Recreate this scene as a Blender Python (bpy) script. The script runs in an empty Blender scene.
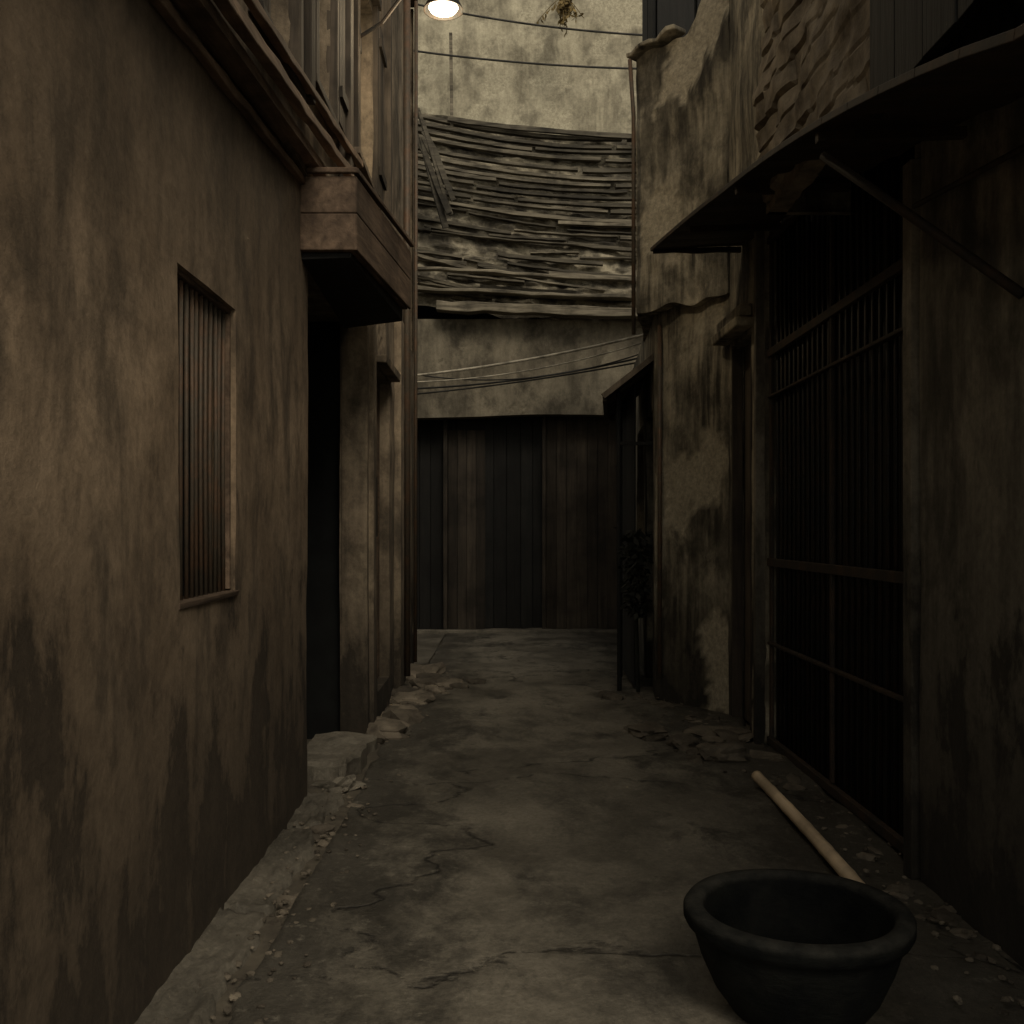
import bpy, bmesh, math, random
from mathutils import Vector, noise, Matrix
random.seed(7)
R=random.uniform
scene=bpy.context.scene
V=Vector
# ------------------------------------------------------------ node helpers
class NT:
    def __init__(s,name):
        s.mat=bpy.data.materials.new(name); s.mat.use_nodes=True
        s.t=s.mat.node_tree; s.b=s.t.nodes['Principled BSDF']
    def n(s,ty,**k):
        x=s.t.nodes.new(ty)
        for a,v in k.items(): setattr(x,a,v)
        return x
    def l(s,a,b): s.t.links.new(a,b)
    def coord(s,sc=(1,1,1),off=(0,0,0)):
        tc=s.n('ShaderNodeTexCoord'); m=s.n('ShaderNodeMapping')
        m.inputs['Scale'].default_value=sc; m.inputs['Location'].default_value=off
        s.l(tc.outputs['Object'],m.inputs[0]); return m.outputs[0]
    def noise(s,co,scale,detail=4,rough=.6,dist=0):
        x=s.n('ShaderNodeTexNoise'); x.inputs['Scale'].default_value=scale
        x.inputs['Detail'].default_value=detail; x.inputs['Roughness'].default_value=rough
        x.inputs['Distortion'].default_value=dist
        s.l(co,x.inputs['Vector']); return x.outputs['Fac']
    def ramp(s,f,pts):
        r=s.n('ShaderNodeValToRGB'); e=r.color_ramp.elements
        while len(e)<len(pts): e.new(.5)
        for el,(p,c) in zip(e,pts):
            el.position=p; el.color=(c,c,c,1) if not isinstance(c,tuple) else c+(1,)
        s.l(f,r.inputs[0]); return r.outputs[0]
    def mix(s,f,a,b,mode='MIX'):
        m=s.n('ShaderNodeMix',data_type='RGBA',blend_type=mode)
        for i,v in ((0,f),(6,a),(7,b)):
            if isinstance(v,(int,float)): m.inputs[i].default_value=v
            elif isinstance(v,tuple): m.inputs[i].default_value=v+(1,)
            else: s.l(v,m.inputs[i])
        return m.outputs[2]
    def math(s,op,a,b=0.0):
        m=s.n('ShaderNodeMath',operation=op)
        for i,v in ((0,a),(1,b)):
            if isinstance(v,(int,float)): m.inputs[i].default_value=v
            else: s.l(v,m.inputs[i])
        return m.outputs[0]
    def attr(s,name):
        a=s.n('ShaderNodeAttribute'); a.attribute_name=name; return a.outputs['Fac']
    def xyz(s,i):
        tc=s.n('ShaderNodeTexCoord'); x=s.n('ShaderNodeSeparateXYZ'); s.l(tc.outputs['Object'],x.inputs[0]); return x.outputs[i]
    def bump(s,h,st=.4,d=.02):
        b=s.n('ShaderNodeBump'); b.inputs['Strength'].default_value=st; b.inputs['Distance'].default_value=d
        s.l(h,b.inputs['Height']); s.l(b.outputs[0],s.b.inputs['Normal'])
    def out(s,c,rough=.9):
        if isinstance(c,tuple): s.b.inputs['Base Color'].default_value=c+(1,)
        else: s.l(c,s.b.inputs['Base Color'])
        if isinstance(rough,(int,float)): s.b.inputs['Roughness'].default_value=rough
        else: s.l(rough,s.b.inputs['Roughness'])
        s.b.inputs['Specular IOR Level'].default_value=.3
        return s.mat

def plaster(name,base,light,dark,stain=.55,seed=0,damp=1.5,streak=.5,mould=.6,zs=.6,bs=.4,width=(.42,.62),head=None):
    m=NT(name); o=(seed*3.1,seed*1.7,seed*2.3)
    blot=m.noise(m.coord((1,1,.85),o),1.5,6,.64,.3)
    st=m.noise(m.coord((1.9,1.9,zs),(o[1],o[2],3)),1.5,6,.64,.2)       # broad soft runs
    st2=m.noise(m.coord((8,8,.6),o),1.5,3,.6)                             # narrow drips
    fine=m.noise(m.coord(off=o),24,4,.78)
    c=m.mix(m.ramp(blot,[(.38,0.),(.62,1.)]),base,light)
    c=m.mix(m.math('MULTIPLY',m.ramp(st,[(width[0],0.),(width[1],1.)]),stain),c,dark)
    if streak>0:
        gate=m.ramp(blot,[(.40,1.),(.60,.15)])
        c=m.mix(m.math('MULTIPLY',m.math('MULTIPLY',m.ramp(st2,[(.44,0.),(.64,1.)]),gate),streak),c,dark)
    mo=m.noise(m.coord((1,1,.7),(o[1],o[0],9)),2.7,7,.70,.2)
    c=m.mix(m.math('MULTIPLY',m.ramp(mo,[(.48,0.),(.63,1.)]),mould),c,dark)
    h=m.math('DIVIDE',m.xyz(2),damp)
    h=m.math('ADD',h,m.math('MULTIPLY',m.math('SUBTRACT',st,.5),3.0))
    h=m.math('ADD',h,m.math('MULTIPLY',m.math('SUBTRACT',mo,.5),2.6))
    dm=m.ramp(h,[(.25,1.),(.95,0.)])
    c=m.mix(m.math('MULTIPLY',dm,.92),c,tuple(x*.42 for x in dark))
    if head: # soot runs washed down from the wall head
        hh=m.math('DIVIDE',m.math('SUBTRACT',head,m.xyz(2)),1.3)
        hh=m.math('ADD',hh,m.math('MULTIPLY',m.math('SUBTRACT',st,.5),3.2))
        c=m.mix(m.math('MULTIPLY',m.ramp(hh,[(.15,1.),(.95,0.)]),.7),c,dark)
    c=m.mix(m.attr('spall'),c,m.mix(fine,tuple(x*.55 for x in base),tuple(x*1.1 for x in light)))
    c=m.mix(.5,c,m.ramp(fine,[(.3,.35),(.7,1.)]),'MULTIPLY')
    m.bump(m.math('ADD',m.math('MULTIPLY',fine,.5),m.math('MULTIPLY',mo,.5)),bs,.018)
    return m.out(c,.93)

def wood(name,a,b,axis='Y',rough=.8):
    m=NT(name); sc={'X':(.6,9,9),'Y':(9,.6,9),'Z':(9,9,.6)}[axis]
    g=m.noise(m.coord(sc),2.2,5,.65,.3); g2=m.noise(m.coord(),2.3,4,.6)
    r=m.attr('rnd')
    c=m.mix(m.ramp(g,[(.35,0.),(.68,1.)]),a,b)
    c=m.mix(m.math('MULTIPLY',m.ramp(g2,[(.45,0.),(.65,1.)]),.7),c,tuple(x*.35 for x in a))
    c=m.mix(1.,c,m.ramp(r,[(0.,.3),(1.,1.5)]),'MULTIPLY')
    m.bump(g,.5,.012); return m.out(c,rough)

def metal(name,a,rust,rough=.55,met=.3):
    m=NT(name); g=m.noise(m.coord(),6,5,.7); g2=m.noise(m.coord(),40,3,.6)
    c=m.mix(m.ramp(g,[(.45,0.),(.6,1.)]),a,rust); c=m.mix(.4,c,m.ramp(g2,[(.3,.4),(.7,1.)]),'MULTIPLY')
    m.b.inputs['Metallic'].default_value=met; m.bump(g2,.3,.004); return m.out(c,rough)

def stone(name,a,b):
    m=NT(name); g=m.noise(m.coord(),5,6,.7); 
    c=m.mix(m.ramp(g,[(.35,0.),(.65,1.)]),a,b); c=m.mix(1.,c,m.ramp(m.attr('rnd'),[(0.,.45),(1.,1.35)]),'MULTIPLY')
    m.bump(g,.6,.02); return m.out(c,.92)

def clay(name):
    m=NT(name); g=m.noise(m.coord(),7,6,.7); f=m.noise(m.coord((1,1,3)),22,4,.7)
    c=m.mix(m.ramp(g,[(.42,0.),(.62,1.)]),(.0035,.0045,.0048),(.011,.012,.011))
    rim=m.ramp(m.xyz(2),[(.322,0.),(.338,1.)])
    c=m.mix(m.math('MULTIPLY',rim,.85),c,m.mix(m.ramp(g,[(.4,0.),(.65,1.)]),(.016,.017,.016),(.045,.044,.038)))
    c=m.mix(.5,c,m.ramp(f,[(.3,.35),(.7,1.)]),'MULTIPLY')
    m.bump(m.math('ADD',g,f),.5,.010); m.out(c,.85); m.b.inputs['Specular IOR Level'].default_value=.12; return m.mat

def concrete_floor(name,k=1.,cracks=True):
    m=NT(name)
    g=m.noise(m.coord(),.9,7,.68,.4); g2=m.noise(m.coord((1,.6,1),(4,2,0)),2.6,7,.74,.2); f=m.noise(m.coord(),38,4,.78)
    K=lambda c:tuple(x*k for x in c)
    c=m.mix(m.ramp(g,[(.40,0.),(.60,1.)]),K((.120,.109,.087)),K((.235,.214,.172)))
    c=m.mix(m.math('MULTIPLY',m.ramp(g2,[(.48,0.),(.64,1.)]),.65),c,K((.050,.046,.038)))
    h=m.math('ADD',m.math('MULTIPLY',g2,1.1),m.math('MULTIPLY',f,.4))
    if cracks:
        e=m.math('ABSOLUTE',m.math('SUBTRACT',m.xyz(0),.36))
        e=m.math('ADD',e,m.math('MULTIPLY',m.math('SUBTRACT',g2,.5),2.2)); e=m.math('ADD',e,m.math('MULTIPLY',m.math('SUBTRACT',g,.5),1.6))
        c=m.mix(m.math('MULTIPLY',m.ramp(e,[(.50,0.),(1.02,1.)]),.78),c,K((.034,.031,.025)))
        wc=m.n('ShaderNodeTexVoronoi',feature='DISTANCE_TO_EDGE'); wc.inputs['Scale'].default_value=.42
        co=m.coord((.7,1.1,1)); nz=m.n('ShaderNodeTexNoise'); nz.inputs['Scale'].default_value=1.6; nz.inputs['Detail'].default_value=5
        m.l(co,nz.inputs[0]); ad=m.n('ShaderNodeVectorMath',operation='ADD'); sc=m.n('ShaderNodeVectorMath',operation='SCALE')
        sc.inputs['Scale'].default_value=1.1; m.l(nz.outputs['Color'],sc.inputs[0]); m.l(co,ad.inputs[0]); m.l(sc.outputs[0],ad.inputs[1]); m.l(ad.outputs[0],wc.inputs['Vector'])
        cr=m.ramp(wc.outputs['Distance'],[(.0,1.),(.009,0.)])
        cr=m.math('MULTIPLY',cr,m.ramp(g2,[(.44,0.),(.52,.9)]))
        c=m.mix(m.math('MULTIPLY',cr,.85),c,(.012,.011,.010)); h=m.math('SUBTRACT',h,m.math('MULTIPLY',cr,.8))
    sp=m.noise(m.coord(off=(1,5,0)),14,4,.75)
    c=m.mix(m.math('MULTIPLY',m.ramp(sp,[(.58,0.),(.70,1.)]),.4),c,K((.28,.26,.21)))
    c=m.mix(.6,c,m.ramp(f,[(.3,.3),(.7,1.)]),'MULTIPLY')
    m.bump(h,.65,.024)
    return m.out(c,m.ramp(g,[(.35,.5),(.6,.9)]))

def plain(name,c,rough=.9):
    m=NT(name); g=m.noise(m.coord(),7,3,.6); return m.out(m.mix(m.ramp(g,[(.35,.0),(.65,1.)]),tuple(x*.5 for x in c),tuple(x*1.3 for x in c)),rough)

M_left=plaster('plaster_ochre',(.32,.232,.150),(.48,.362,.245),(.066,.052,.037),.82,0,1.7,.2,.66,.55,.32,(.43,.64),3.3)
M_left2=plaster('plaster_brown',(.24,.19,.137),(.37,.30,.212),(.043,.036,.027),.7,2,1.1,.5)
M_right=plaster('plaster_grey',(.31,.272,.200),(.50,.445,.335),(.036,.032,.025),.75,4,1.1,.95,.75,.5,.45)
M_rightn=plaster('plaster_dull',(.23,.205,.162),(.35,.31,.245),(.036,.033,.027),.8,9,1.6,.45)
M_end=plaster('plaster_pale',(.38,.35,.262),(.58,.54,.41),(.10,.090,.067),.55,6,.6,.4,.6,.6,.5,(.40,.70))
M_band=plaster('plaster_band',(.20,.178,.134),(.29,.258,.194),(.050,.044,.034),.6,11,.3,.3,.7)
M_bed=plaster('roof_bed_mat',(.13,.115,.086),(.42,.38,.285),(.025,.022,.018),.8,3,.3,0,.8,2.5,.5)
M_floor=concrete_floor('worn_concrete')
M_curb=concrete_floor('kerb_concrete',.66,False)
M_slab=concrete_floor('step_stone',.95,False)
M_dirt=stone('dirt',(.045,.039,.031),(.10,.088,.067))
M_rub=stone('rubble_stone',(.06,.051,.04),(.16,.138,.106))
M_brick=stone('eroded_masonry_mat',(.10,.080,.058),(.30,.250,.180))
M_black=plain('interior_dark',(.004,.005,.005))  # near-black fill: darkness of the rooms behind openings is put into the colour
M_void=plain('unlit_void',(.010,.011,.010))  # shade of the window interior and roof void, painted as a dark colour
M_woodY=wood('timber_y',(.085,.058,.040),(.20,.140,.096),'Y')
M_woodZ=wood('timber_z',(.045,.037,.028),(.10,.08,.060),'Z')
M_woodX=wood('slat_grey',(.06,.053,.040),(.26,.232,.175),'X')
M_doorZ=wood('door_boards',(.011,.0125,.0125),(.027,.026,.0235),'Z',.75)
M_iron=metal('gate_iron',(.016,.016,.015),(.030,.021,.015))
M_ironlt=metal('bar_iron',(.085,.07,.052),(.12,.075,.048),.6,.2)
M_rust=metal('rusty_sheet',(.034,.028,.022),(.062,.041,.027),.7,.1)
M_pot=clay('weathered_clay')
M_bamboo=wood('bamboo_mat',(.48,.38,.26),(.62,.50,.35),'Y',.5)
M_cable=plain('cable_rubber',(.03,.03,.028),.6)
M_cablelt=plain('cable_pale',(.40,.37,.30),.7)
M_leaf=plain('dry_leaf',(.14,.10,.035),.7)
M_leafd=plain('dark_leaf',(.012,.013,.009),.7)

# ------------------------------------------------------------ mesh helpers
def empty(name,parent=None):
    e=bpy.data.objects.new(name,None); scene.collection.objects.link(e); e.parent=parent; return e
def link(me,name,mat,parent=None,bevel=0,smooth=False):
    me.materials.append(mat)
    ob=bpy.data.objects.new(name,me); scene.collection.objects.link(ob); ob.parent=parent
    if smooth:
        for p in me.polygons: p.use_smooth=True
    if bevel:
        b=ob.modifiers.new('bevel','BEVEL'); b.width=bevel; b.segments=2; b.limit_method='ANGLE'; b.angle_limit=.7
    return ob
class MB:
    def __init__(s): s.v=[]; s.f=[]; s.r=[]
    def add(s,vs,fs,r=None):
        k=len(s.v); r=random.random() if r is None else r
        s.v+= [tuple(v) for v in vs]; s.f+=[tuple(i+k for i in f) for f in fs]; s.r+=[r]*len(vs)
    def box(s,x0,x1,y0,y1,z0,z1,j=0,r=None):
        vs=[V((x,y,z))+V((R(-j,j),R(-j,j),R(-j,j))) for z in(z0,z1) for x,y in((x0,y0),(x1,y0),(x1,y1),(x0,y1))]
        s.add(vs,[(3,2,1,0),(4,5,6,7),(0,1,5,4),(1,2,6,5),(2,3,7,6),(3,0,4,7)],r)
    def beam(s,p,q,w,h,up=(0,0,1),seg=1,sag=0,j=0,r=None):
        p,q=V(p),V(q); d=(q-p).normalized(); sd=d.cross(V(up)).normalized(); u=sd.cross(d)
        vs=[];fs=[]
        for i in range(seg+1):
            t=i/seg; c=p.lerp(q,t)-V((0,0,1))*sag*4*t*(1-t)+V((R(-j,j),R(-j,j),R(-j,j)))
            ww=w*(1+R(-.15,.15)*(j>0)); hh=h*(1+R(-.2,.2)*(j>0))
            vs+=[c-sd*ww/2-u*hh/2,c+sd*ww/2-u*hh/2,c+sd*ww/2+u*hh/2,c-sd*ww/2+u*hh/2]
            if i:
                a=4*(i-1);b=4*i
                for k in range(4): fs.append((a+k,a+(k+1)%4,b+(k+1)%4,b+k))
        fs+=[(3,2,1,0),tuple(4*seg+k for k in range(4))]
        s.add(vs,fs,r)
    def tube(s,pts,r,n=8,rnd=None,rad=None):
        pts=[V(p) for p in pts]; vs=[];fs=[]
        for i,c in enumerate(pts):
            d=(pts[min(i+1,len(pts)-1)]-pts[max(i-1,0)]).normalized()
            a=V((0,0,1)) if abs(d.z)<.9 else V((1,0,0)); e=d.cross(a).normalized(); g=d.cross(e)
            rr=rad[i] if rad else r
            for k in range(n):
                t=2*math.pi*k/n; vs.append(c+e*rr*math.cos(t)+g*rr*math.sin(t))
            if i:
                for k in range(n): fs.append(((i-1)*n+k,(i-1)*n+(k+1)%n,i*n+(k+1)%n,i*n+k))
        m=len(pts)-1; fs+=[tuple(range(n))[::-1],tuple(m*n+k for k in range(n))]
        s.add(vs,fs,rnd)
    def lathe(s,prof,c,n=64,wob=0,rnd=None):
        vs=[];fs=[]
        for i,(r,z) in enumerate(prof):
            for k in range(n):
                t=2*math.pi*k/n; rr=r*(1+wob*noise.noise(V((math.cos(t)*1.5,math.sin(t)*1.5,z*3))))
                vs.append((c[0]+rr*math.cos(t),c[1]+rr*math.sin(t),c[2]+z))
            if i:
                for k in range(n): fs.append(((i-1)*n+k,(i-1)*n+(k+1)%n,i*n+(k+1)%n,i*n+k))
        s.add(vs,fs,rnd)
    def rock(s,c,sx,sy,sz,sub=2):
        bm=bmesh.new(); bmesh.ops.create_icosphere(bm,subdivisions=sub,radius=1)
        o=V((R(0,50),R(0,50),R(0,50))); rot=Matrix.Rotation(R(0,6.28),3,'Z')@Matrix.Rotation(R(-.3,.3),3,'X')
        vs=[]
        for v in bm.verts:
            p=v.co.copy(); mx=max(abs(p.x),abs(p.y),abs(p.z)); p=p.lerp(p/mx,.55)
            p*=1+.45*noise.noise(p*1.3+o)+.15*noise.noise(p*4+o)
            p=rot@V((p.x*sx,p.y*sy,p.z*sz)); vs.append(p+V(c))
        fs=[tuple(v.index for v in f.verts) for f in bm.faces]; bm.free(); s.add(vs,fs)
    def leaf(s,c,d,L,w):
        d=V(d).normalized(); sd=d.cross(V((R(-1,1),R(-1,1),R(-1,1)))).normalized()*w; c=V(c)
        s.add([c,c+d*L*.5+sd,c+d*L,c+d*L*.5-sd],[(0,1,2,3)])
    def done(s,name,mat,parent=None,bevel=0,smooth=False):
        me=bpy.data.meshes.new(name); me.from_pydata(s.v,[],s.f); me.update()
        a=me.attributes.new('rnd','FLOAT','POINT'); a.data.foreach_set('value',s.r)
        return link(me,name,mat,parent,bevel,smooth)

def sstep(a,b,x):
    t=min(1,max(0,(x-a)/(b-a))); return t*t*(3-2*t)
def wall(name,P0,U,L,z0,z1,N,mat,parent,ops=(),depth=.3,res=.06,amp=.008,spall=.5,top=None,bot=None,seed=0,lay=0):
    """vertical wall sheet with real relief, openings and reveals; N is the outward normal"""
    P0,U,N=V(P0),V(U).normalized(),V(N).normalized(); O=V((seed*7.3,seed*3.7,seed*5.1))
    def lines(a,b,br):
        br=sorted(set([a,b]+[x for x in br if a<x<b])); out=[a]
        for p,q in zip(br,br[1:]):
            k=max(1,math.ceil((q-p)/res)); out+=[p+(q-p)*i/k for i in range(1,k+1)]
        return out
    us=lines(0,L,[o[0] for o in ops]+[o[1] for o in ops]); zs=lines(z0,z1,[o[2] for o in ops]+[o[3] for o in ops])
    vs=[];sp=[]
    for z in zs:
        for u in us:
            zz=z
            if top: zz=z0+(z-z0)*(top(u)-z0)/(z1-z0)
            if bot: zz=zz+bot(u)*(1-(z-z0)/(z1-z0))
            p=P0+U*u+V((0,0,zz)); q=p+O
            d=amp*(noise.noise(q*.8)*1.5+noise.noise(q*2.7)*.7+noise.noise(q*7)*.3)
            f=noise.noise(q*1.1)+.35*noise.noise(q*4.5)+.2*noise.noise(q*12)
            k=sstep(spall,spall+.08,f); d-=.010*k
            if lay: # broken courses whose height wanders, partly still under render
                wz=zz+.06*noise.noise(V((q.x*1.3,q.y*1.3,q.z*.6)))+.02*noise.noise(q*6)
                row=math.floor(wz/.13); fr=wz/.13-row
                blk=math.floor((u+row*.13)/.42+.3*noise.noise(V((row,u*2,0))))
                cov=sstep(-.15,.2,noise.noise(q*1.4))
                d+=(1-.75*cov)*lay*(noise.noise(V((row*3.7,blk*2.3,1.5)))*1.2-(1 if fr<.14 else 0)*.9)+.018*noise.noise(q*9)+.035*noise.noise(q*2.5)
            e=noise.noise(q*9)*.004
            vs.append(p+N*d+U*e*(0<u<L)); sp.append(k)
    nu=len(us); fs=[]
    for j in range(len(zs)-1):
        for i in range(nu-1):
            uc=(us[i]+us[i+1])/2; zc=(zs[j]+zs[j+1])/2
            if any(o[0]<uc<o[1] and o[2]<zc<o[3] for o in ops): continue
            fs.append((j*nu+i,j*nu+i+1,(j+1)*nu+i+1,(j+1)*nu+i))
    from collections import Counter
    cnt=Counter()
    for f in fs:
        for a,b in zip(f,f[1:]+f[:1]): cnt[(min(a,b),max(a,b))]+=1
    back={}
    for (a,b),c in cnt.items():
        if c==1:
            for k in(a,b):
                if k not in back: back[k]=len(vs); vs.append(vs[k]-N*depth); sp.append(0)
            fs.append((a,b,back[b],back[a]))
    me=bpy.data.meshes.new(name); me.from_pydata([tuple(v) for v in vs],[],fs)
    bm=bmesh.new(); bm.from_mesh(me); bmesh.ops.recalc_face_normals(bm,faces=bm.faces)
    bm.to_mesh(me); bm.free()
    a=me.attributes.new('spall','FLOAT','POINT'); a.data.foreach_set('value',sp)
    a=me.attributes.new('rnd','FLOAT','POINT'); a.data.foreach_set('value',[.7]*len(sp))
    return link(me,name,mat,parent)
def solid(name,x0,x1,y0,y1,z0,z1,mat,parent):
    b=MB(); b.box(x0,x1,y0,y1,z0,z1,r=.5); return b.done(name,mat,parent)

# ------------------------------------------------------------ ground
def grid(name,x0,x1,y0,y1,nx,ny,fn,mat,parent=None):
    vs=[];fs=[]
    for j in range(ny+1):
        for i in range(nx+1):
            vs.append(fn(x0+(x1-x0)*i/nx,y0+(y1-y0)*j/ny,i,j))
    for j in range(ny):
        for i in range(nx):
            a=j*(nx+1)+i; fs.append((a,a+1,a+nx+2,a+nx+1))
    me=bpy.data.meshes.new(name); me.from_pydata(vs,[],fs)
    a=me.attributes.new('rnd','FLOAT','POINT'); a.data.foreach_set('value',[.6]*len(vs))
    return link(me,name,mat,parent,smooth=True)
grid('ground',-150,150,-150,150,20,20,lambda x,y,i,j:(x,y,-.03),M_dirt)
NX,NY=110,420
def pf(x,y,i,j):
    p=V((x,y,0)); e=0
    if i<=3: e=.05*noise.noise(V((y*1.7,3,0)))+.03*noise.noise(V((y*6,5,0)))
    if i>=NX-3: e=.08*noise.noise(V((y*1.3,9,0)))+.04*noise.noise(V((y*5,1,0)))
    z=.015*noise.noise(p*.9)+.012*noise.noise(p*3)+.007*noise.noise(p*9)
    z+=.03*sstep(.9,1.6,x)*noise.noise(p*2.1)
    if i==0 or i==NX: z-=.05
    return (x+e,y,.012+z)
grid('alley_path',-.86,1.86,-3,15.2,NX,NY,pf,M_floor)
grid('side_lane',-6,-.865,11.2,15.1,60,50,lambda x,y,i,j:(x,y,.0+.012*noise.noise(V((x,y,3))*1.5)),M_curb)
grid('dirt_verge',-1.2,-.8,-3,11.3,10,300,lambda x,y,i,j:(x,y,-.008+.02*noise.noise(V((x,y,7))*4)),M_dirt)
NK=14
def kf(x,y,i,j):
    q=V((x*2,y,5)); wx=-.90+.06*noise.noise(V((y*1.9,1,0)))+.045*noise.noise(V((y*7,4,0)))
    t=i/NK; xx=-1.16+(wx+1.16)*t
    z=.028+.018*noise.noise(q*1.1)+.020*noise.noise(q*5)+.013*noise.noise(q*13)
    jn=abs(((y+.25*noise.noise(V((y,7,0))))*.9)%1-.5)
    if jn<.02: z-=.03
    if i==NK: z-=.07
    return (xx,y,z)
grid('kerb',0,1,-2.9,5.62,NK,420,kf,M_curb)

# ------------------------------------------------------------ left building
LB=empty('stucco_house')
X=-1.1; YS=.2
wall('street_wall',(X,YS,0),(0,1,0),5.58-YS,-.05,3.42,(1,0,0),M_left,LB,ops=[(3.36-YS,4.09-YS,1.24,2.4)],depth=.30,seed=1,spall=2)
wall('door_lintel_wall',(X,5.58,0),(0,1,0),1.62,3.0,3.42,(1,0,0),M_left2,LB,depth=.3,seed=2)
o=-YS
wall('upper_wall',(-1.06,YS,0),(0,1,0),10.9-YS,3.4,7.2,(1,0,0),M_left2,LB,
     ops=[(4.25+o,4.95+o,3.75,5.0),(5.45+o,6.05+o,4.0,5.4),(7.0+o,7.95+o,4.2,5.6)],depth=.2,seed=3,amp=.015,res=.08)
solid('core',-6,-1.42,YS+.01,5.6,-.05,3.39,M_black,LB)
solid('core_upper',-6,-1.27,YS+.01,10.85,3.45,7.15,M_black,LB)
solid('core_door',-6,-1.75,5.6,7.25,-.05,3.39,M_black,LB)
solid('roof',-6,-.95,YS-.1,10.95,7.22,7.35,M_woodZ,LB)
w=MB()
for i in range(12):
    yy=3.37+.71*(i+.5)/12; w.tube([(X-.04,yy+R(-.004,.004),1.245),(X-.04+R(-.004,.004),yy+R(-.005,.005),1.8),(X-.04,yy+R(-.004,.004),2.395)],.0085,8)
w.done('window_bars',M_ironlt,LB,smooth=True)
w=MB()
w.box(X-.07,X-.02,3.362,3.380,1.26,2.38); w.box(X-.07,X-.02,4.068,4.088,1.26,2.38)
w.box(X-.07,X-.02,3.362,4.088,2.381,2.40); w.box(X-.10,X+.010,3.35,4.10,1.232,1.254,.003)
w.done('window_frame',M_woodY,LB,.003)
w=MB(); w.box(X-.15,X-.13,3.36,4.09,1.24,2.4); w.done('window_pane',M_void,LB)  # opaque sheet carrying the darkness of the room behind in its colour
d=MB()
for i in range(8): d.box(-1.60,-1.57,5.6+.2*i,5.795+.2*i,.1,2.98,r=R(0,.6))
d.done('door_leaf',M_doorZ,LB,.004)
c=MB()
def hexa(b,pts,r=.6): b.add(pts,[(3,2,1,0),(4,5,6,7),(0,1,5,4),(1,2,6,5),(2,3,7,6),(3,0,4,7)],r)
hexa(c,[(-1.11,5.38,3.0),(-.81,5.38,3.0),(-.67,6.9,3.02),(-1.11,6.9,3.02),(-1.11,5.38,3.40),(-.81,5.38,3.40),(-.67,6.9,3.46),(-1.11,6.9,3.46)],.75)
for i in range(2):
    z=3.005+.2*i
    c.beam((-1.10,5.37,z+.095),(-.80,5.37,z+.095),.016,.197,r=.66+.05*i)
    c.beam((-.802,5.365,z+.095),(-.655,6.9,z+.115),.016,.197,r=.55-.1*i)
c.beam((-.80,5.355,3.425),(-.64,6.92,3.47),.03,.03,r=.5); c.beam((-1.1,5.355,3.425),(-.79,5.355,3.425),.03,.03,r=.6)
c.done('door_canopy',M_woodY,LB,.006)
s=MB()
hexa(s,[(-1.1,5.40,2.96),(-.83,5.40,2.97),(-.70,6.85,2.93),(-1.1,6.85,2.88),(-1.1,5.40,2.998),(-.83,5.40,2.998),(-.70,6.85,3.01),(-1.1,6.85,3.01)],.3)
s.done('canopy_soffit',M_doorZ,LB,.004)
b=MB()
b.beam((-1.085,YS,2.88),(-1.085,5.36,3.37),.04,.04,seg=30,j=.003,r=.9)
b.beam((-1.0,YS,2.92),(-.96,6.2,3.70),.05,.05,seg=30,j=.004,r=.95)
b.beam((-1.02,YS,3.05),(-.98,6.8,3.98),.04,.04,seg=30,j=.004,r=.7)
b.done('cornice_timbers',M_woodY,LB,.006)
b=MB()
for i in range(19):
    y0=YS+i*.285; f=lambda yy:2.93+(yy-YS)*.106
    b.add([(-1.09,y0,f(y0)-.03),(-1.09,y0+.284,f(y0+.284)-.03),(-1.0,y0+.284,f(y0+.284)-.02),(-1.0,y0,f(y0)-.02),
           (-1.09,y0,f(y0)+.01),(-1.09,y0+.284,f(y0+.284)+.01),(-1.0,y0+.284,f(y0+.284)+.03),(-1.0,y0,f(y0)+.03)],
          [(3,2,1,0),(4,5,6,7),(0,1,5,4),(1,2,6,5),(2,3,7,6),(3,0,4,7)],R(.8,.95))
b.done('cornice_fascia',M_woodY,LB)
b=MB()
for (a0,a1,b0,b1) in ((4.25,4.95,3.75,5.0),(5.45,6.05,4.0,5.4),(7.0,7.95,4.2,5.6)):
    b.box(-1.08,-1.01,a0-.07,a0,b0-.05,b1+.07,.004); b.box(-1.08,-1.01,a1,a1+.07,b0-.05,b1+.07,.004)
    b.box(-1.08,-.99,a0-.1,a1+.1,b1+.071,b1+.15,.004); b.box(-1.08,-1.0,a0-.1,a1+.1,b0-.10,b0-.051,.004)
    m=(a0+a1)/2; b.box(-1.12,-1.08,m-.02,m+.02,b0,b1)
b.box(-1.05,-.98,6.35,6.5,3.6,7.2,.006); b.box(-1.05,-.97,8.5,8.62,3.5,7.2,.006); b.box(-1.04,-.98,5.10,5.18,3.7,7.1,.006)
b.done('upper_window_frames',M_woodZ,LB,.006)
b=MB()
for (a0,a1,b0,b1) in ((6.12,6.34,4.0,5.4),(8.03,8.4,4.2,5.6)):
    n=4
    for i in range(n): w_=(a1-a0)/n; b.box(-1.035,-1.01,a0+i*w_,a0+(i+1)*w_-.006,b0,b1,.002)
    b.box(-1.01,-.99,a0,a1,b0+.15,b0+.22,.002); b.box(-1.01,-.99,a0,a1,b1-.22,b1-.15,.002)
b.done('shutters',M_woodZ,LB,.002)
b=MB(); b.tube([(-.94,9.6,.1),(-.94,9.6,7.1)],.035,10,.5); b.tube([(-.95,10.6,.1),(-.94,10.6,7.1)],.02,8,.4)
b.done('drain_pipes',M_ironlt,LB,smooth=True)

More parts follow.
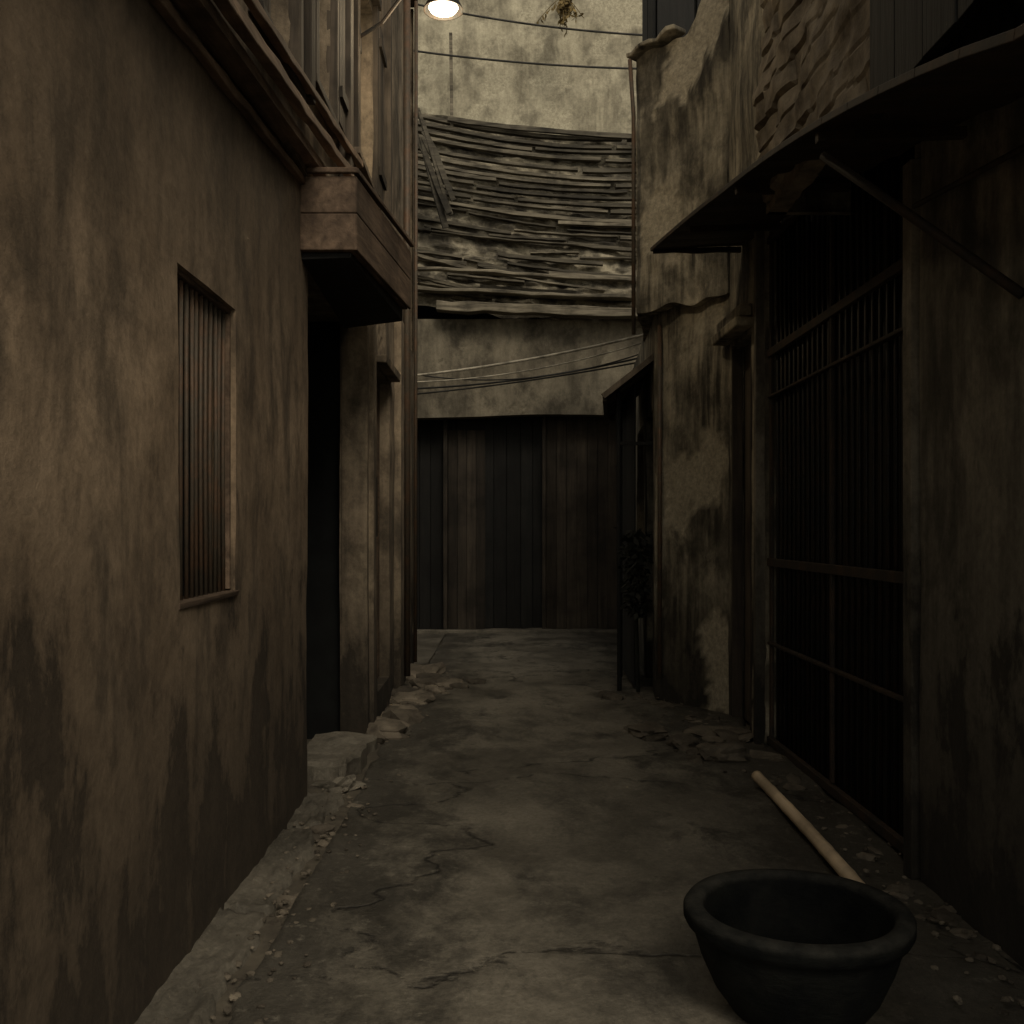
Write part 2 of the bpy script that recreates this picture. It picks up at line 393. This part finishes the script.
LF=empty('stucco_house')
wall('street_wall',(-.99,7.2,0),(0,1,0),3.75,-.05,3.4,(1,0,0),M_left2,LF,ops=[(.5,1.35,.25,2.75),(2.3,2.9,1.2,2.5)],depth=.2,seed=5)
wall('jamb_wall',(-1.17,7.19,0),(1,0,0),.18,-.05,3.4,(0,-1,0),M_left2,LF,depth=.1,seed=6,spall=.9)
solid('core',-6,-1.2,7.32,10.9,-.05,3.39,M_black,LF)
wall('end_wall',(-5,10.98,0),(1,0,0),4.0,-.05,7.2,(0,1,0),M_left2,LF,depth=.05,seed=7,res=.15)
b=MB(); 
for i in range(5): b.box(-1.10,-1.07,7.71+i*.168,7.873+i*.168,.26,2.74,.002)
b.done('side_door',M_woodY,LF,.003)
b=MB(); b.box(-1.0,-.90,7.62,8.65,2.78,2.84,.006); b.box(-1.0,-.93,8.95,9.2,-.03,3.4,.006); b.box(-1.0,-.955,7.28,7.42,0,3.35,.004)
b.done('door_hood_and_pilaster',M_left2,LF,.008)
b=MB(); b.box(-1.02,-.965,7.52,7.58,1.45,1.9,.003); b.done('dark_slot',M_iron,LF,.004)  # thin dark box added to stand in for a dark slot in the wall

# worn step slab before the door
def step(x0,x1,y0,y1,zt):
    vs=[];fs=[];n=20
    for j in range(n+1):
        for i in range(n+1):
            x=x0+(x1-x0)*i/n; y=y0+(y1-y0)*j/n
            ex=.05*noise.noise(V((y*4,1,3)))*(i>n-3); ey=.05*noise.noise(V((x*6,5,3)))*(j<3)
            z=zt+.018*noise.noise(V((x*5,y*5,1)))+.008*noise.noise(V((x*17,y*17,1)))
            if i==n or j==0 or j==n: z-=.018
            if i>n-4 and j<5: ex-=.05*(i-(n-4))/4*(5-j)/5
            vs.append((x+ex,y+ey,z))
    for j in range(n):
        for i in range(n): a=j*(n+1)+i; fs.append((a,a+1,a+n+2,a+n+1))
    ring=[i for i in range(n+1)]+[(j*(n+1)+n) for j in range(1,n+1)]+[n*(n+1)+i for i in range(n-1,-1,-1)]
    base=[]
    for a in ring: base.append(len(vs)); p=vs[a]; vs.append((p[0]+R(-.012,.008),p[1]+R(-.01,.01),-.03))
    for a in range(len(ring)-1): fs.append((ring[a],base[a],base[a+1],ring[a+1]))
    return vs,fs
b=MB(); vs,fs=step(-1.3,-.90,6.0,6.95,.10); b.add(vs,fs,.6); b.rock((-.98,5.84,.0),.10,.15,.05,3)
b.done('stone_step',M_slab)

# ------------------------------------------------------------ right near house
RB=empty('gated_house')
X=1.8; YR=.6
wall('street_wall',(X,8.05,0),(0,-1,0),8.05-YR,-.05,3.9,(-1,0,0),M_right,RB,
     ops=[(.10,.75,-.04,2.95),(1.13,3.66,-.04,3.62)],depth=.3,seed=8)
wall('upper_wall',(X,8.05,0),(0,-1,0),3.0,3.88,7.2,(-1,0,0),M_right,RB,depth=.3,seed=9,amp=.03)
wall('near_pier',(X-.03,4.26,0),(0,-1,0),4.26-YR-.02,-.05,3.3,(-1,0,0),M_rightn,RB,depth=.05,seed=10,amp=.006)
solid('core',2.09,6,YR+.01,8.0,-.05,7.0,M_black,RB)
b=MB()
b.box(1.745,1.83,4.30,4.385,-.02,3.1,.004,.9); b.box(1.74,1.83,6.93,7.0,-.02,3.6,.004,.9)
b.done('gate_posts',M_rightn,RB,.006)
g=MB()
yy=4.46
while yy<6.9:
    g.tube([(1.86,yy,.03),(1.86,yy,3.6)],.0115,6); yy+=.098
g.done('gate_bars',M_iron,RB,smooth=True)
g=MB()
for z,t in ((.05,.05),(.72,.02),(1.28,.055),(2.42,.02),(2.72,.055),(3.5,.05)):
    g.box(1.815,1.85,4.40,6.92,z-t/2,z+t/2,.002)
g.box(1.826,1.849,5.60,5.63,.08,3.47); g.box(1.83,1.852,4.392,4.44,.0,3.6); g.box(1.83,1.852,6.88,6.925,0,3.6)
g.done('gate_rails',M_rust,RB,.004)
g=MB()
for i in range(26):
    g.box(1.93+(.012 if i%2 else 0),1.945+(.012 if i%2 else 0),4.40+i*.0975,4.40+(i+1)*.0975-.002,0,3.6,r=R(.1,.9))
g.done('gate_sheet',M_doorZ,RB)
b=MB()
b.box(1.90,1.93,7.3,7.95,0,2.95,r=.9); b.box(1.80,1.88,7.3,7.35,0,2.93,.003); b.box(1.80,1.88,7.9,7.95,0,2.93,.003); b.done('side_door',M_woodZ,RB,.004)
b=MB(); b.box(1.66,1.8,7.2,8.04,2.97,3.05,.01); b.box(1.70,1.8,7.26,8.0,3.052,3.15,.01); b.done('door_hood',M_right,RB,.012)
wall('eroded_masonry',(1.40,5.40,0),(0,-1,0),1.75,3.2,5.6,(-1,0,0),M_brick,RB,depth=.1,seed=21,amp=.03,res=.018,lay=.032,spall=2)
wall('masonry_end',(1.41,5.40,0),(1,0,0),.5,3.2,5.6,(0,1,0),M_right,RB,depth=.05,seed=11)
b=MB()
for i in range(13):
    b.box(1.33,1.37,YR+i*.235,YR+i*.235+.23,3.0,6.2,.003,r=R(0,.5))
b.done('upper_boarding',M_doorZ,RB,.003)
solid('core_upper',1.50,2.1,YR+.02,5.30,3.5,6.1,M_black,RB)
# awning
AW=empty('metal_awning')
def az(y):
    t=max(0,(y-2.3)/5.3); return 2.65+.187*(y-2.3)+.13*math.sin(math.pi*min(1,t**.8))
b=MB(); n=60; vs=[];fs=[]; YA=.9
for i in range(n+1):
    y=YA+(7.6-YA)*i/n
    for j in range(7):
        x=1.19+.62*j/6+.010*noise.noise(V((y*2,j*.2,4)))
        if y>5.4: x-= .07*(y-5.4)/2.2*(1-j/6)
        vs.append((x,y,az(y)+.006*math.sin(y*38)+.012*noise.noise(V((x*2,y*1.5,0)))+.03*j/6))
for i in range(n):
    for j in range(6): a=i*7+j; fs.append((a,a+1,a+8,a+7))
b.add(vs,fs,.5); o=b.done('sheet',M_rust,AW); m=o.modifiers.new('s','SOLIDIFY'); m.thickness=.012
b=MB()
def lip(ya,yb,xa,xb,n):
    for i in range(n):
        y0=ya+(yb-ya)*i/n;y1=ya+(yb-ya)*(i+1)/n; x0=xa+(xb-xa)*i/n; x1=xa+(xb-xa)*(i+1)/n
        b.beam((x0,y0,az(y0)-.01),(x1,y1,az(y1)-.01),.02,.028,r=.5)
lip(YA,5.4,1.185,1.185,16); lip(5.4,7.6,1.185,1.115,8)
b.beam((1.13,7.6,az(7.6)-.02),(1.79,7.6,az(7.6)-.01),.03,.035,seg=4,j=.004)
for y in (3.85,5.2,6.5): b.beam((1.2,y,az(y)-.05),(1.79,y,az(y)-.03),.04,.04)
b.done('lip_and_rafters',M_rust,AW,.003)
b=MB()
b.tube([(1.23,3.87,2.95),(1.5,3.66,2.64),(1.76,3.40,2.30)],.018,8); b.tube([(1.72,4.2,2.86),(1.73,3.0,2.74)],.012,8)
b.done('braces',M_rust,AW,smooth=True)

# ------------------------------------------------------------ right far house
RF=empty('corner_house')
p0=V((1.34,8.9,0)); p1=V((1.82,8.0,0)); u=(p1-p0).normalized(); nrm=V((-abs(u.y),-abs(u.x),0))
wall('angled_wall',p0,u,(p1-p0).length,-.05,3.5,nrm,M_right,RF,depth=.12,seed=12,amp=.02,spall=.3)
q0=V((1.74,14.6,0)); u2=(p0-q0).normalized(); n2=V((u2.y,-u2.x,0)); 
if n2.x>0:n2=-n2
L2=(p0-q0).length
wall('lane_wall',q0,u2,L2,-.05,3.5,n2,M_right,RF,ops=[(L2-1.15,L2-.25,-.04,2.6),(L2-2.6,L2-1.5,.9,2.6),(1,2.2,-.04,2.6)],depth=.25,seed=13)
b=MB(); b.add([(1.62,9.1,0),(2.0,14.4,0),(6,14.4,0),(6,8.3,0),(2.05,8.3,0),(1.62,9.1,3.45),(2.0,14.4,3.45),(6,14.4,3.45),(6,8.3,3.45),(2.05,8.3,3.45)],
 [(4,3,2,1,0),(5,6,7,8,9),(0,1,6,5),(1,2,7,6),(2,3,8,7),(3,4,9,8),(4,0,5,9)],.5); b.done('core',M_black,RF)
a0=V((1.16,8.78,0)); a1=V((1.80,8.02,0)); ua=(a1-a0).normalized(); na=V((ua.y,-ua.x,0))
if na.y>0: na=-na
La=(a1-a0).length
wall('parapet_wall',a0,ua,La,3.40,5.62,na,M_right,RF,depth=.12,seed=14,amp=.04,spall=.2,res=.04,
     top=lambda u:5.62+.04*math.sin(u*5)+.65*sstep(.5*La,La,u)+.05*noise.noise(V((u*5,0,0))),bot=lambda u:.08*noise.noise(V((u*4,2,0))))
c0=V((2.05,13.4,0)); uc=(a0-c0).normalized(); nc=V((uc.y,-uc.x,0))
if nc.x>0:nc=-nc
wall('parapet_side',c0,uc,(a0-c0).length,3.42,5.58,nc,M_right,RF,depth=.12,seed=15,amp=.02)
b=MB(); b.add([(1.22,8.85,3.43),(2.07,13.4,3.43),(3,13.4,3.43),(3,8.1,3.43),(1.82,8.1,3.43),(1.22,8.85,3.52),(2.07,13.4,3.52),(3,13.4,3.52),(3,8.1,3.52),(1.82,8.1,3.52)],
 [(4,3,2,1,0),(5,6,7,8,9),(0,1,6,5),(1,2,7,6),(2,3,8,7),(3,4,9,8),(4,0,5,9)],.5); b.done('floor_slab',M_right,RF)
b=MB(); b.beam(a0+V((-.04,.02,5.64)),a0.lerp(a1,.5)+V((-.02,-.02,5.70)),.18,.04,seg=8,j=.012)
b.done('coping',M_right,RF,.01)
solid('attic',1.46,3.2,9.6,10.4,3.6,8.3,M_void,RF)  # solid mass for the roof void, its shade painted in
b=MB()
for i in range(2): b.box(1.42,1.45,9.6+i*.38,9.6+i*.38+.36,5.6,8.2,.004)
for i in range(5): b.box(1.46+i*.38,1.46+i*.38+.35,9.56,9.59,5.6,8.2,.004,R(0,.3))
b.done('attic_boards',M_doorZ,RF,.003)
b=MB(); b.tube([(1.12,8.70,3.2),(1.12,8.70,5.1),(1.09,8.72,5.6)],.018,8); b.tube([(1.36,8.78,.2),(1.36,8.78,3.3)],.02,8)
b.done('pipes',M_ironlt,RF,smooth=True)
b=MB()
for i in range(14):
    y=9.0+i*.16
    b.add([(.90+.03*R(-1,1)+i*.018,y,2.70),(.90+i*.018,y+.155,2.70),(1.46+i*.015,y+.155,3.14),(1.46+i*.015,y,3.14),
           (.90+i*.018,y,2.725),(.90+i*.018,y+.155,2.725),(1.46+i*.015,y+.155,3.165),(1.46+i*.015,y,3.165)],
          [(3,2,1,0),(4,5,6,7),(0,1,5,4),(1,2,6,5),(2,3,7,6),(3,0,4,7)])
b.beam((.88,8.98,2.70),(1.47,8.98,3.16),.03,.05,r=1); b.beam((.9,9.0,2.68),(1.14,11.2,2.68),.04,.04)
b.done('door_awning',M_woodZ,RF,.003)
b=MB()
b.tube([(1.06,9.25,0),(1.05,9.25,2.78)],.022,8); b.tube([(1.18,10.2,0),(1.18,10.2,2.8)],.022,8)
b.beam((1.06,9.25,2.3),(1.4,9.25,2.3),.03,.03)
for i in range(6): b.box(1.20+i*.005,1.22+i*.005,9.3+i*.2,9.3+i*.2+.19,.05,2.85,.003,R(0,.7))
b.done('awning_posts',M_doorZ,RF,.003)

# ------------------------------------------------------------ end building
EB=empty('warehouse')
Y=14.7
wall('facade_band',(-5,Y,0),(1,0,0),10,2.95,4.6,(0,-1,0),M_band,EB,depth=.3,seed=16,bot=lambda u:.2-.05*math.sin(u*.8)+.02*noise.noise(V((u,0,0))),spall=.5)
wall('facade_side',(-5,Y-.01,0),(1,0,0),3.6,-.05,3.3,(0,-1,0),M_band,EB,depth=.3,seed=17)
wall('facade_side_b',(1.9,Y-.01,0),(1,0,0),3,-.05,3.3,(0,-1,0),M_band,EB,depth=.3,seed=18)
wall('top_wall',(-5,16.2,0),(1,0,0),10,6.5,11.2,(0,-1,0),M_end,EB,depth=.3,seed=19,amp=.03,res=.08,spall=.25)
solid('core',-5,5,15.35,20,-.05,5.0,M_black,EB); solid('core_top',-5,5,16.52,20,5.01,11.1,M_black,EB)
d=MB(); x=-1.45
while x<1.95:
    wd=R(.14,.22); r=R(.0,.35)
    d.box(x,x+wd-.006,15.1+R(-.01,.01),15.14,-.02,3.3,r=r); x+=wd
d.done('door_boards',M_doorZ,EB,.003)
b=MB()
for i in range(7): b.box(.62+i*.155,.62+i*.155+.15,15.0,15.03,.0,3.2,r=R(.15,.45))
for i in range(4): b.box(-.85+i*.14,-.85+i*.14+.135,15.02,15.05,.0,3.0,r=R(.0,.3))
b.box(.56,.61,14.92,15.06,0,3.25,r=.2); b.box(-.92,-.86,14.95,15.06,0,3.25,r=.2)
b.done('door_leaves',M_woodZ,EB,.003)
b=MB(); b.box(-1.4,1.9,14.50,14.62,-.02,.045,.006); b.done('threshold',M_slab,EB,.015)
b=MB()
b.beam((-1.0,14.5,4.74),(2.3,14.5,4.62),.22,.14,seg=14,j=.012,r=.75)
b.beam((-1.5,14.6,5.02),(2.3,14.6,4.86),.2,.05,seg=14,j=.015,r=.6)
b.beam((-1.5,14.62,5.34),(2.3,14.62,5.12),.12,.045,seg=14,j=.012,r=.9)
b.done('ledge_beam',M_woodX,EB,.01)
def RS(x,t):
    sag=.14*math.sin(min(1,max(0,(x+1.6)/4.2))*math.pi)
    return V((x,14.72+1.30*t,4.85+3.15*t-.10*x-sag*(.4+.8*t)))
nx=170;nz=130
vs=[];fs=[]
for j in range(nz+1):
    for i in range(nx+1):
        x=-3+6*i/nx; t=-.05+1.1*j/nz; p=RS(x,t); q=V((x*1.1,t*8,3))
        d=.07*noise.noise(q)+.06*noise.noise(q*2.6)+.035*noise.noise(q*6)
        if t<.55: d+=.05*abs(noise.noise(V((x*1.6,t*26,8))))
        vs.append(tuple(p+V((0,.05-d,d*.4))))
for j in range(nz):
    for i in range(nx): a=j*(nx+1)+i; fs.append((a,a+1,a+nx+2,a+nx+1))
me=bpy.data.meshes.new('roof_bed'); me.from_pydata(vs,[],fs); link(me,'roof_bed',M_bed,EB)
s=MB()
t=0.02
while t<1.0:
    up=t>.52
    x=-2.2+R(-.4,.3)
    while x<3.0:
        L=R(1.8,4.5) if up else R(.6,2.4)
        if random.random()<(.93 if up else .72):
            br=R(.0,.6) if up else R(.0,.8)
            n=9; off=R(-.10,-.03) if up else R(-.06,.04); hh=R(.032,.058) if up else R(.015,.055); tilt=R(-.004,.004) if up else R(-.012,.010)
            pts=[RS(x+L*.98*k/n,t)+V((0,off+R(-.006,.006),tilt*k+R(-.005,.005))) for k in range(n+1)]
            vv=[];ff=[]
            for k,p in enumerate(pts):
                h=hh*(1+R(-.2,.2)); vv+=[p+V((0,-.07,-h/2)),p+V((0,.03,-h/2)),p+V((0,.03,h/2)),p+V((0,-.07,h/2))]
                if k:
                    A=4*(k-1);B=4*k
                    for e in range(4): ff.append((A+e,B+e,B+(e+1)%4,A+(e+1)%4))
            ff+=[(0,1,2,3),(4*n+3,4*n+2,4*n+1,4*n)]
            s.add(vv,ff,br)
        x+=L
    t+=R(.034,.046) if up else R(.022,.05)
s.done('roof_slats',M_woodX,EB)
s=MB()
for i in range(6):
    x=-1.25+R(-.12,.15); s.beam((x,14.5,7.6+R(-.5,.2)),(x+R(.25,.55),14.5+R(-.1,.2),6.3+R(-.4,.4)),.05,R(.04,.10),seg=3,j=.015,r=R(0,.2))
s.beam((-.84,15.9,7.8),(-.86,15.9,9.4),.05,.05,r=.6); s.beam((-.9,15.8,8.0),(2.2,15.8,7.72),.06,.07,seg=10,sag=.05,j=.01,r=.2)
s.done('loose_boards',M_woodX,EB,.004)

# ------------------------------------------------------------ cables
def cable(name,runs,mat,parent=None):
    b=MB()
    for p,q,sag,r in runs:
        p,q=V(p),V(q); b.tube([p.lerp(q,i/24)-V((0,0,sag*4*(i/24)*(1-i/24))) for i in range(25)],r,6)
    return b.done(name,mat,parent,smooth=True)
cable('overhead_cable',[((-1.3,13.4,3.56),(1.9,13.0,4.06),.06,.018),((-1.3,13.4,3.48),(1.9,13.0,3.97),.12,.010)],M_cablelt)
cable('overhead_cable',[((-1.3,13.6,3.42),(1.9,13.2,3.80),.08,.014),((-1.3,13.6,3.34),(1.9,13.2,3.74),.04,.012),((-1.2,13.5,3.60),(1.9,13.1,3.85),.2,.010)],M_cable)
cable('overhead_cable',[((-1.6,15.6,9.75),(2.6,15.4,9.1),.10,.016),((-1.6,15.6,9.0),(2.8,15.3,8.55),.08,.016)],M_cable)

# ------------------------------------------------------------ wall lamp
LP=empty('wall_lamp')
lx,ly,lz=-.43,7.0,5.19
b=MB(); b.lathe([(.02,.13),(.045,.12),(.05,.06),(.10,.03),(.135,-.04),(.140,-.055),(.132,-.055),(.095,.02),(.04,.045)],(lx,ly,lz),40)
b.tube([(-1.02,7.0,4.95),(-.86,7.0,5.05),(-.74,7.0,5.21),(-.60,7.0,5.35),(-.48,7.0,5.37),(lx,7.0,lz+.12)],.014,8)
b.box(-1.07,-1.01,6.94,7.06,4.86,5.02)
b.done('shade_and_arm',M_iron,LP,smooth=False)
m=NT('bulb_glow'); m.b.inputs['Emission Color'].default_value=(1,.84,.58,1); m.b.inputs['Emission Strength'].default_value=6; m.out((.9,.85,.7),.4)
b=MB(); b.lathe([(.0,.04),(.06,.03),(.09,-.01),(.105,-.035),(.09,-.056),(.06,-.066),(.001,-.072)],(lx,ly,lz),32); b.done('bulb',m.mat,LP,smooth=True)
pl=bpy.data.lights.new('lamp_light','POINT'); pl.energy=34; pl.color=(1,.8,.52); pl.shadow_soft_size=.1
po=bpy.data.objects.new('lamp_light',pl); po.location=(lx,ly,lz-.2); scene.collection.objects.link(po); po.parent=LP

# ------------------------------------------------------------ pot
b=MB()
prof=[(.0,.0),(.17,.0),(.20,.02),(.25,.09),(.29,.18),(.31,.245),(.314,.272),(.336,.280),(.344,.296),(.344,.322),(.336,.334),(.300,.338),(.286,.330),(.280,.31),(.263,.24),(.225,.14),(.17,.07),(.0,.05)]
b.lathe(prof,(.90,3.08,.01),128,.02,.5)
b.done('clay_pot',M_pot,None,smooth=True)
b=MB(); pts=[];rad=[]
p,q=V((1.475,5.85,.06)),V((1.42,3.85,.055))
for i in range(49):
    t=i/48; pts.append(p.lerp(q,t)+V((.012*math.sin(t*3),0,.0))); rad.append(.031*(1.07 if i%8==0 else 1))
b.tube(pts,.031,12,.9,rad); b.done('bamboo_pole',M_bamboo,None,smooth=True)

# ------------------------------------------------------------ rubble
def pile(name,n,fx,smin,smax,mat=M_rub,small=0):
    b=MB()
    for i in range(n):
        x,y,zz=fx(); s=R(smin,smax)*(1 if random.random()<.3 else .5); b.rock((x,y,zz+s*.15),s*R(.8,1.5),s*R(.8,1.4),s*R(.3,.6),2)
    for i in range(small):
        x,y,zz=fx(); s=R(.006,.016); b.rock((x+R(-.15,.15),y+R(-.3,.3),.015),s,s,s*.6,1)
    return b.done(name,mat)
def f1():
    y=R(7.2,10.4); return (-.95+abs(random.gauss(0,.12))+(.3 if 9<y<10 else 0)*random.random()*1.3,y,.0)
pile('rubble',100,f1,.06,.16,small=160)
def f2():
    y=R(6.3,9.0); return (1.74-abs(random.gauss(0,.24))-.35*sstep(7.5,9,y),y,-.01)
pile('rubble',75,f2,.03,.12,small=220)
def f4():
    y=R(2,6); return (1.74-abs(random.gauss(0,.08)),y,-.01)
pile('gravel',40,f4,.02,.07,small=120)
def f3():
    y=R(1.9,5.9); return (-.87+R(-.06,.08),y,-.01)
pile('gravel',34,f3,.015,.05,small=180)
b=MB()
b.rock((1.40,6.5,.04),.14,.11,.07,3); b.rock((1.25,6.9,.02),.13,.1,.05,3); b.rock((1.05,7.4,.01),.16,.14,.035,3); b.done('broken_brick',M_rub,None)

# ------------------------------------------------------------ plants
b=MB()
c=V((.92,15.6,9.85))
for k in range(16):
    d=V((R(-.5,.5),R(-.6,.1),R(-1,-.3))).normalized(); L=R(.25,.6); b.tube([c,c+d*L*.5+V((0,0,.03)),c+d*L],.006,4)
    for j in range(14): 
        b.leaf(c+d*L*R(.2,1),(R(-.6,.6),R(-.5,.5),R(-1,.1)),R(.06,.14),R(.012,.03))
b.tube([(.9,16.3,10.0),c],.02,6)
b.done('hanging_plant',M_leaf)
b=MB()
for k in range(600):
    z=R(.75,1.5); b.leaf((1.20+random.gauss(0,.05),9.15+random.gauss(0,.10),z),(R(-1,1),R(-1,1),R(-1,.4)),R(.05,.12),R(.012,.03))
b.tube([(1.22,9.15,0),(1.2,9.15,.8),(1.18,9.15,1.5)],.02,6)
b.done('dried_shrub',M_leafd)

# ------------------------------------------------------------ light
w=bpy.data.worlds.new('World'); scene.world=w; w.use_nodes=True; nt=w.node_tree
sky=nt.nodes.new('ShaderNodeTexSky'); sky.sky_type='NISHITA'; sky.sun_disc=False
EL,AZ=math.radians(46),math.radians(158)
sky.sun_elevation=EL; sky.sun_rotation=AZ
hs=nt.nodes.new('ShaderNodeHueSaturation'); hs.inputs['Saturation'].default_value=.25
mx=nt.nodes.new('ShaderNodeMix'); mx.data_type='RGBA'; mx.blend_type='MULTIPLY'; mx.inputs[0].default_value=1; mx.inputs[7].default_value=(1,.895,.715,1)
bg=nt.nodes['Background']; bg.inputs[1].default_value=.14
nt.links.new(sky.outputs[0],hs.inputs['Color']); nt.links.new(hs.outputs[0],mx.inputs[6]); nt.links.new(mx.outputs[2],bg.inputs[0])
sl=bpy.data.lights.new('sun','SUN'); sl.energy=1.5; sl.angle=math.radians(28); sl.color=(1,.87,.68)
so=bpy.data.objects.new('sun',sl); scene.collection.objects.link(so)
d=V((math.sin(AZ)*math.cos(EL),math.cos(AZ)*math.cos(EL),math.sin(EL)))
so.rotation_euler=d.to_track_quat('Z','Y').to_euler()
scene.view_settings.view_transform='Standard'; scene.view_settings.look='None'; scene.view_settings.exposure=0

cam=bpy.data.cameras.new('camera'); co=bpy.data.objects.new('camera',cam); scene.collection.objects.link(co)
co.location=(0,0,1.5); co.rotation_euler=(math.radians(90),0,0); cam.lens=35.16; cam.sensor_width=36
cam.shift_x=.007; cam.shift_y=.0176; cam.clip_end=500; cam.clip_start=.05
scene.camera=co
